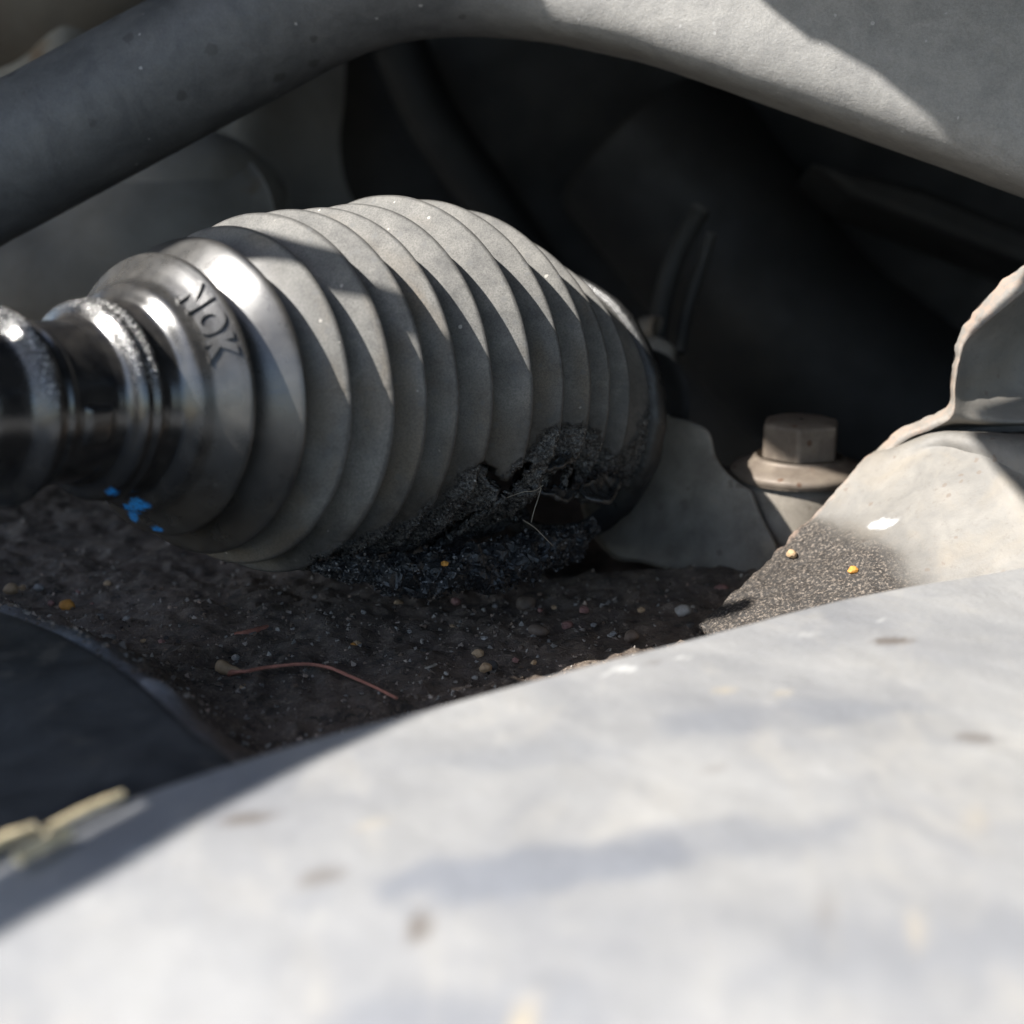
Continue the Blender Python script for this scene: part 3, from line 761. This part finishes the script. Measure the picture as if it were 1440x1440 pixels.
# ================================================================== STABILIZER BAR
low = np.array([(-330, 520), (-160, 431), (-60, 377), (100, 291), (285, 192), (400, 130), (470, 93), (520, 71), (570, 57), (640, 50), (720, 57), (800, 71), (900, 94), (1000, 128), (1200, 199), (1440, 287), (1600, 348), (1850, 445)], float)
Rpx = np.interp(low[:, 0], [-330, 470, 640, 800, 1000, 1440, 1850], [101, 101, 106, 116, 132, 160, 180])
dep = np.interp(low[:, 0], [-330, 400, 640, 1000, 1440, 1850], [292, 290, 286, 276, 266, 258])
T = np.gradient(low, axis=0); T /= np.linalg.norm(T, axis=1)[:, None]
ctr = low + np.stack([T[:, 1], -T[:, 0]], 1) * Rpx[:, None]
pth = spline([W(x, y, d) for (x, y), d in zip(ctr, dep)], 260)
rad_ = spline(np.stack([Rpx * dep / FPX], 1), 260)[:, 0] * .985
Vt, Ft = tube(pth, rad_, 96, True)
cc = np.repeat(pth, 96, 0)
# the right hand end is forged flatter: a rounded square section with one corner under the front
off = Vt - cc; TT = np.repeat(np.gradient(pth, axis=0), 96, 0); TT /= np.linalg.norm(TT, axis=1)[:, None]
uq = UP - TT * (TT @ UP)[:, None]; uq /= np.linalg.norm(uq, axis=1)[:, None]; fq = np.cross(TT, uq); fq *= -np.sign(fq @ FWD)[:, None]
rr_ = np.linalg.norm(off, axis=1); th = np.arctan2((off * uq).sum(1), (off * fq).sum(1)) + math.radians(51 + 45)
sq = (np.abs(np.cos(th)) ** 4.5 + np.abs(np.sin(th)) ** 4.5) ** (-1 / 4.5) * .90
fl = smooth01(project(cc)[0], 600, 860)
Vt = cc + off * (1 + (sq - 1) * fl)[:, None]
Vt = cc + (Vt - cc) * (1 + .006 * fbm(Vt, 9, 3, 121) + .004 * vnoise(Vt, 1.2, 122))[:, None]
o = obj('stabilizer_bar', Vt, Ft, M['bar']); attr(o, 'dust_lift', fl)  # flattened end: dust plus painted brightness for its sunlit patch
tag(o, 'thick bent dark grey steel bar across the top with spotted dusty paint', 'stabilizer bar')

# ================================================================== DARK PARTS BEHIND
# gearbox casting behind the bar at the left
gb = thing('transmission_housing', 'blurred grey brown gearbox casting with ribs behind the bar at left', 'gearbox', tuple(W(250, 420, 400)))
right_edge = spline([W(x, y, 395) for x, y in [(474, -60), (468, 90), (461, 160), (468, 220), (490, 270), (520, 340), (540, 460), (520, 640)]], 60)
Vh = []
for i, p in enumerate(right_edge):
    for j in range(70):
        t = j / 69; a = t * math.pi * .62
        Vh.append(p + RIGHT * (-150 * t) + FWD * (26 - 55 * math.sin(min(a * 1.35, math.pi))) * 1.0)
Vh = np.array(Vh); tt = np.tile(np.arange(70) / 69, 60); Vh += FWD * (4 * fbm(Vh, 40, 3, 131) - 9 * np.exp(-((tt - .13) / .05) ** 2) - 12 * np.exp(-((tt - .36) / .07) ** 2) + 9 * np.exp(-((tt - .25) / .06) ** 2))[:, None]
obj('case', Vh, grid_faces(60, 70), M['housing'], gb)
Vt, Ft = tube(spline([W(60, 330, 362), W(170, 285, 352), W(250, 255, 352), W(320, 250, 362), W(380, 280, 384)], 30), np.interp(np.linspace(0, 1, 30), [0, .3, .6, 1], [6, 11, 10, 5]), 40, True, .08, 135)
obj('boss', Vt, Ft, M['housing'], gb)
Vt, Ft = tube(spline([W(-200, 380, 350), W(60, 400, 350), W(220, 330, 352), W(330, 300, 365)], 40), 15, 40, True, .1, 137)
obj('lower_rib', Vt, Ft, M['housing'], gb)

o = thing('suspension_casting', 'rough brown casting in the top left corner behind the bar', 'casting', tuple(W(60, 40, 380)))
Vt, Ft = tube(spline([W(-260, 60, 372), W(-60, 10, 372), W(90, -22, 376), W(170, -80, 380)], 50), 17, 40, True, .12, 141)
obj('arm', Vt, Ft, M['rusty'], o)

# dark engine side
eng = thing('engine_block', 'black shadowed engine side filling the gap behind the boot', 'engine', (20, 190, 0))
Vw, Fw = box((-260, 205, -120), (260, 215, 190)); obj('rear_panel', Vw, Fw, M['dark'], eng, smooth=False)
Vt, Ft = tube(spline([W(1330, 640, 420), W(1120, 470, 420), W(1010, 330, 425), W(905, 200, 430)], 40), 26, 48, True, .05, 151); obj('duct', Vt, Ft, M['dark'], eng)
Vt, Ft = tube(spline([W(560, 60, 430), W(610, 170, 432), W(700, 300, 440), W(780, 420, 450)], 30), 7, 24, True); obj('pipe', Vt, Ft, M['dark'], eng)


st = thing('wiring_bracket', 'thin dim grey curved bracket strips standing behind the big end of the boot', 'bracket', tuple(W(925, 470, 350)))
for pts_, r in (([(985, 296, 358), (955, 350, 356), (935, 410, 354), (922, 480, 350)], 2.2), ([(1000, 330, 356), (985, 380, 355), (966, 440, 353), (955, 500, 350)], 1.3)):
    Vl, Fl = tube(spline([W(*p) for p in pts_], 30), r, 20); obj('strip', Vl, Fl, M['dark_grey'], st)
Vt, Ft = tube([W(905, 462, 350), W(926, 462, 348)], 2.6, 20); obj('rivet', Vt, Ft, M['rusty'], st)

cm = thing('crossmember', 'dim dark grey sheet metal crossmember behind the bar at far right', 'crossmember', tuple(W(1350, 300, 380)))
Vl, Fl = prism([W(1140, 225, 380), W(1300, 262, 380), W(1520, 352, 380), W(1520, 400, 380), W(1330, 326, 380), W(1200, 275, 380)], FWD * 30); bevel(obj('beam', Vl, Fl, M['dark'], cm, smooth=False), 2)


# ================================================================== SMALL LOOSE THINGS
def rock(c, r, m, name, label, cat, group=None, seed=0, sq=(1, .85, .7), rot=None):
    import bmesh
    bm = bmesh.new(); bmesh.ops.create_icosphere(bm, subdivisions=2 if r > .8 else 1, radius=1)
    v = np.array([q.co[:] for q in bm.verts]); f = [[q.index for q in t.verts] for t in bm.faces]; bm.free()
    v = v * (1 + .5 * fbm(v + seed * 3.7, .9, 2, seed))[:, None] * np.array(sq)
    a = rot if rot is not None else random.uniform(0, 6.28)
    R = np.array([[math.cos(a), -math.sin(a), 0], [math.sin(a), math.cos(a), 0], [0, 0, 1]])
    return tag(obj(name, v @ R.T * r + c, f, m, None, r > 1.2, c), label, cat, group)

def on_dirt(px, py, lift=0.0):
    """where the line of sight meets the dirt"""
    d = 240.0
    for _ in range(40):
        p = W(px, py, d); z = dirt_z(np.array([p]))[0] + lift
        ray = (p - CAM) / d
        d += (z - p[2]) / ray[2] * .8
    return W(px, py, d), d

named = [(95, 851, 1.35, 'orange', 'bright orange pebble on the dirt at the left edge'),
         (16, 828, 1.3, 'tan', 'pale tan pebble at the far left of the dirt'),
         (741, 847, 1.75, 'brown', 'large flat brown grey pebble under the torn boot'),
         (960, 859, 1.35, 'pale', 'pale grey pebble in the dirt left of the lit sand'),
         (1015, 828, 1.4, 'pink', 'dull pinkish pebble just below the aluminium lug'),
         (642, 846, 1.0, 'pink', 'dark red pebble below the grease clump'),
         (888, 894, 1.4, 'brown', 'brown pebble near the front plate edge right of centre'),
         (757, 888, 1.5, 'brown', 'flat brown stone chip at the centre of the dirt'),
         (672, 919, .85, 'tan', 'small yellowish pebble near the front plate edge'),
         (497, 910, .85, 'orange', 'small rust orange pebble right of the reddish root'),
         (489, 849, 1.2, 'pale', 'oval pale pebble under the middle of the boot'),
         (138, 871, 1.1, 'grey', 'round grey pebble right of the bright orange pebble')]
for i, (x, y, r, m, lab) in enumerate(named):
    p, d = on_dirt(x, y, r * .35)
    rock(p, r, STONE[m], 'pebble', lab, 'pebble', None, i + 1)
p = W(625, 793, 250.5); rock(p, .62, STONE['orange'], 'pebble', 'tiny orange pebble stuck in the black grease under the boot', 'pebble', None, 31)
def on_bracket(px_, py_):
    q = DEPTH_BR(px_, py_); return W(px_, py_, q)
gpx, gpy, gd = project(obj_v) if False else project(np.array([[0, 0, 0]]))
BRV = np.array([[W(*p) for p in r] for r in rows]); bx, by, bd = project(BRV.reshape(-1, 3))
def DEPTH_BR(x, y):
    wgt = 1 / ((bx - x) ** 2 + (by - y) ** 2 + 50); return (wgt ** 2 * bd).sum() / (wgt ** 2).sum()
for (x, y, r, m, lab, sd) in ((1114, 779, .95, 'tan', 'cream pebble on the lit sand below the bolt', 41), (1199, 803, .9, 'orange', 'orange tan pebble on the sand at the bracket foot', 42)):
    rock(W(x, y, DEPTH_BR(x, y) - 3.6), r, STONE[m], 'pebble', lab, 'pebble', None, sd)

keys = ['grey', 'brown', 'brown', 'pale', 'grey', 'dark', 'pink', 'tan']
spots_ = []
while len(spots_) < 90:
    x = random.uniform(0, 1000); y = random.uniform(800, 1000)
    if y > 990 - max(0, (x - 600)) * .26 or y < 818 + .0 * x: continue
    if x < 240 and y > 845 + x * .55: continue
    if x > 650 and y < 835: continue
    if random.random() > (.35 + .65 * (y - 800) / 190): continue
    spots_.append((x, y))
for i, (x, y) in enumerate(spots_):
    r = random.choice([.45, .5, .6, .7, .8, 1.0]); p, d = on_dirt(x, y, r * .3)
    c_ = random.choice(keys); nm = dict(grey='grey', brown='brown', pale='pale grey', dark='black', pink='pinkish', tan='tan')[c_]
    rock(p, r, STONE[c_], 'pebble', 'small %s pebble lying loose in the dark dirt under the boot' % nm, 'pebble', 'small %s pebbles in the dirt' % nm, 200 + i)

# grit: far too many grains to count
gr = []
for _ in range(16000):
    x = random.uniform(-110, 95); y = random.uniform(-60, 90)
    gr.append((x, y))
gr = np.array(gr); z = dirt_z(np.column_stack([gr, np.zeros(len(gr))]))
dens = smooth01(-gr[:, 1], -60, 50)
parts = [grain(np.array([x, y, zz]), (.14 + .4 * rng.random() ** 2.2)) for (x, y), zz, q in zip(gr, z, dens) if rng.random() < .25 + .75 * q]
o = obj('gravel', *join(parts), M['gravel'], smooth=False); o['kind'] = 'stuff'
attr(o, 'tone', np.repeat(rng.random(len(parts)), 6))
tag(o, 'fine mixed grit scattered over the oily dirt', 'gravel')

def strand(pts, r, m, name, label, cat, seg=8, n=60, rough=.15, seed=0, taper=(1, .8)):
    p = spline(pts, n)
    v, f = tube(p, r * np.linspace(taper[0], taper[1], n), seg, True, rough, seed)
    return tag(obj(name, v, f, m), label, cat)
tw = thing('root', 'thin reddish dry root curving over the dirt in front', 'root', tuple(on_dirt(430, 940)[0]))
pts = [on_dirt(x, y, l)[0] for x, y, l in [(322, 946, .9), (345, 944, 1.3), (380, 938, 1.7), (425, 934, 2.2), (460, 938, 2.2), (490, 950, 2.0), (522, 964, 1.8), (558, 982, 1.2)]]
v, f = tube(spline(pts, 80), np.interp(np.linspace(0, 1, 80), [0, .1, .8, 1], [.5, .27, .24, .2]), 10, True, .3, 161); obj('stem', v, f, M['twig'], tw)
v, f = tube(spline([pts[0] + [-1.6, 1.2, .7], pts[0] + [-.4, .3, .5], pts[0] + [1.8, -.2, .2]], 16), np.interp(np.linspace(0, 1, 16), [0, .4, 1], [.9, 1.0, .4]), 10, True, .35, 163); obj('knot', v, f, STONE['tan'], tw)
strand([on_dirt(330, 894, .5)[0], on_dirt(350, 889, .6)[0], on_dirt(376, 882, .6)[0]], .5, M['twig'], 'root', 'short straight reddish root fragment behind the long root', 'root', seed=165)
strand([on_dirt(590, 943, .6)[0], on_dirt(602, 939, .8)[0], on_dirt(614, 934, .7)[0]], .25, M['hair'], 'straw', 'tiny pale straw fleck near the front plate edge', 'straw', seed=169)

# fine hairs hanging from the tear
for i, (pp, lab) in enumerate([([(761, 686, 258), (757, 700, 257), (751, 718, 256.5), (747, 735, 256)], 'fine curved fibre hanging inside the torn hole'),
                               ([(735, 731, 257), (752, 742, 258), (770, 760, 260), (778, 768, 262)], 'pale fibre crossing the bottom of the torn hole'),
                               ([(712, 700, 255), (735, 692, 256), (752, 690, 257), (764, 682, 258)], 'short fibre along the upper lip of the torn hole')]):
    strand([W(*q) for q in pp], .07, M['hair'], 'fibre', lab, 'fibre', 6, 30, 0, 0)

# dry straw on the shaded end of the plate, caught by slivers of sun
for i, ((a, b, r), lab) in enumerate(zip(STALKS, ['short yellow straw stalk at the lower left of the plate', 'long yellow straw stalk by the drain slot', 'pale straw stalk cut by the left picture edge'])):
    p0, p1 = on_plate(*a), on_plate(*b)
    strand([p0, p0 * .5 + p1 * .5 + [0, 0, .2], p1], r, M['straw'], 'straw', lab, 'straw', 12, 30, .12, 171 + i, (1, .9))
#OCCLUDERS
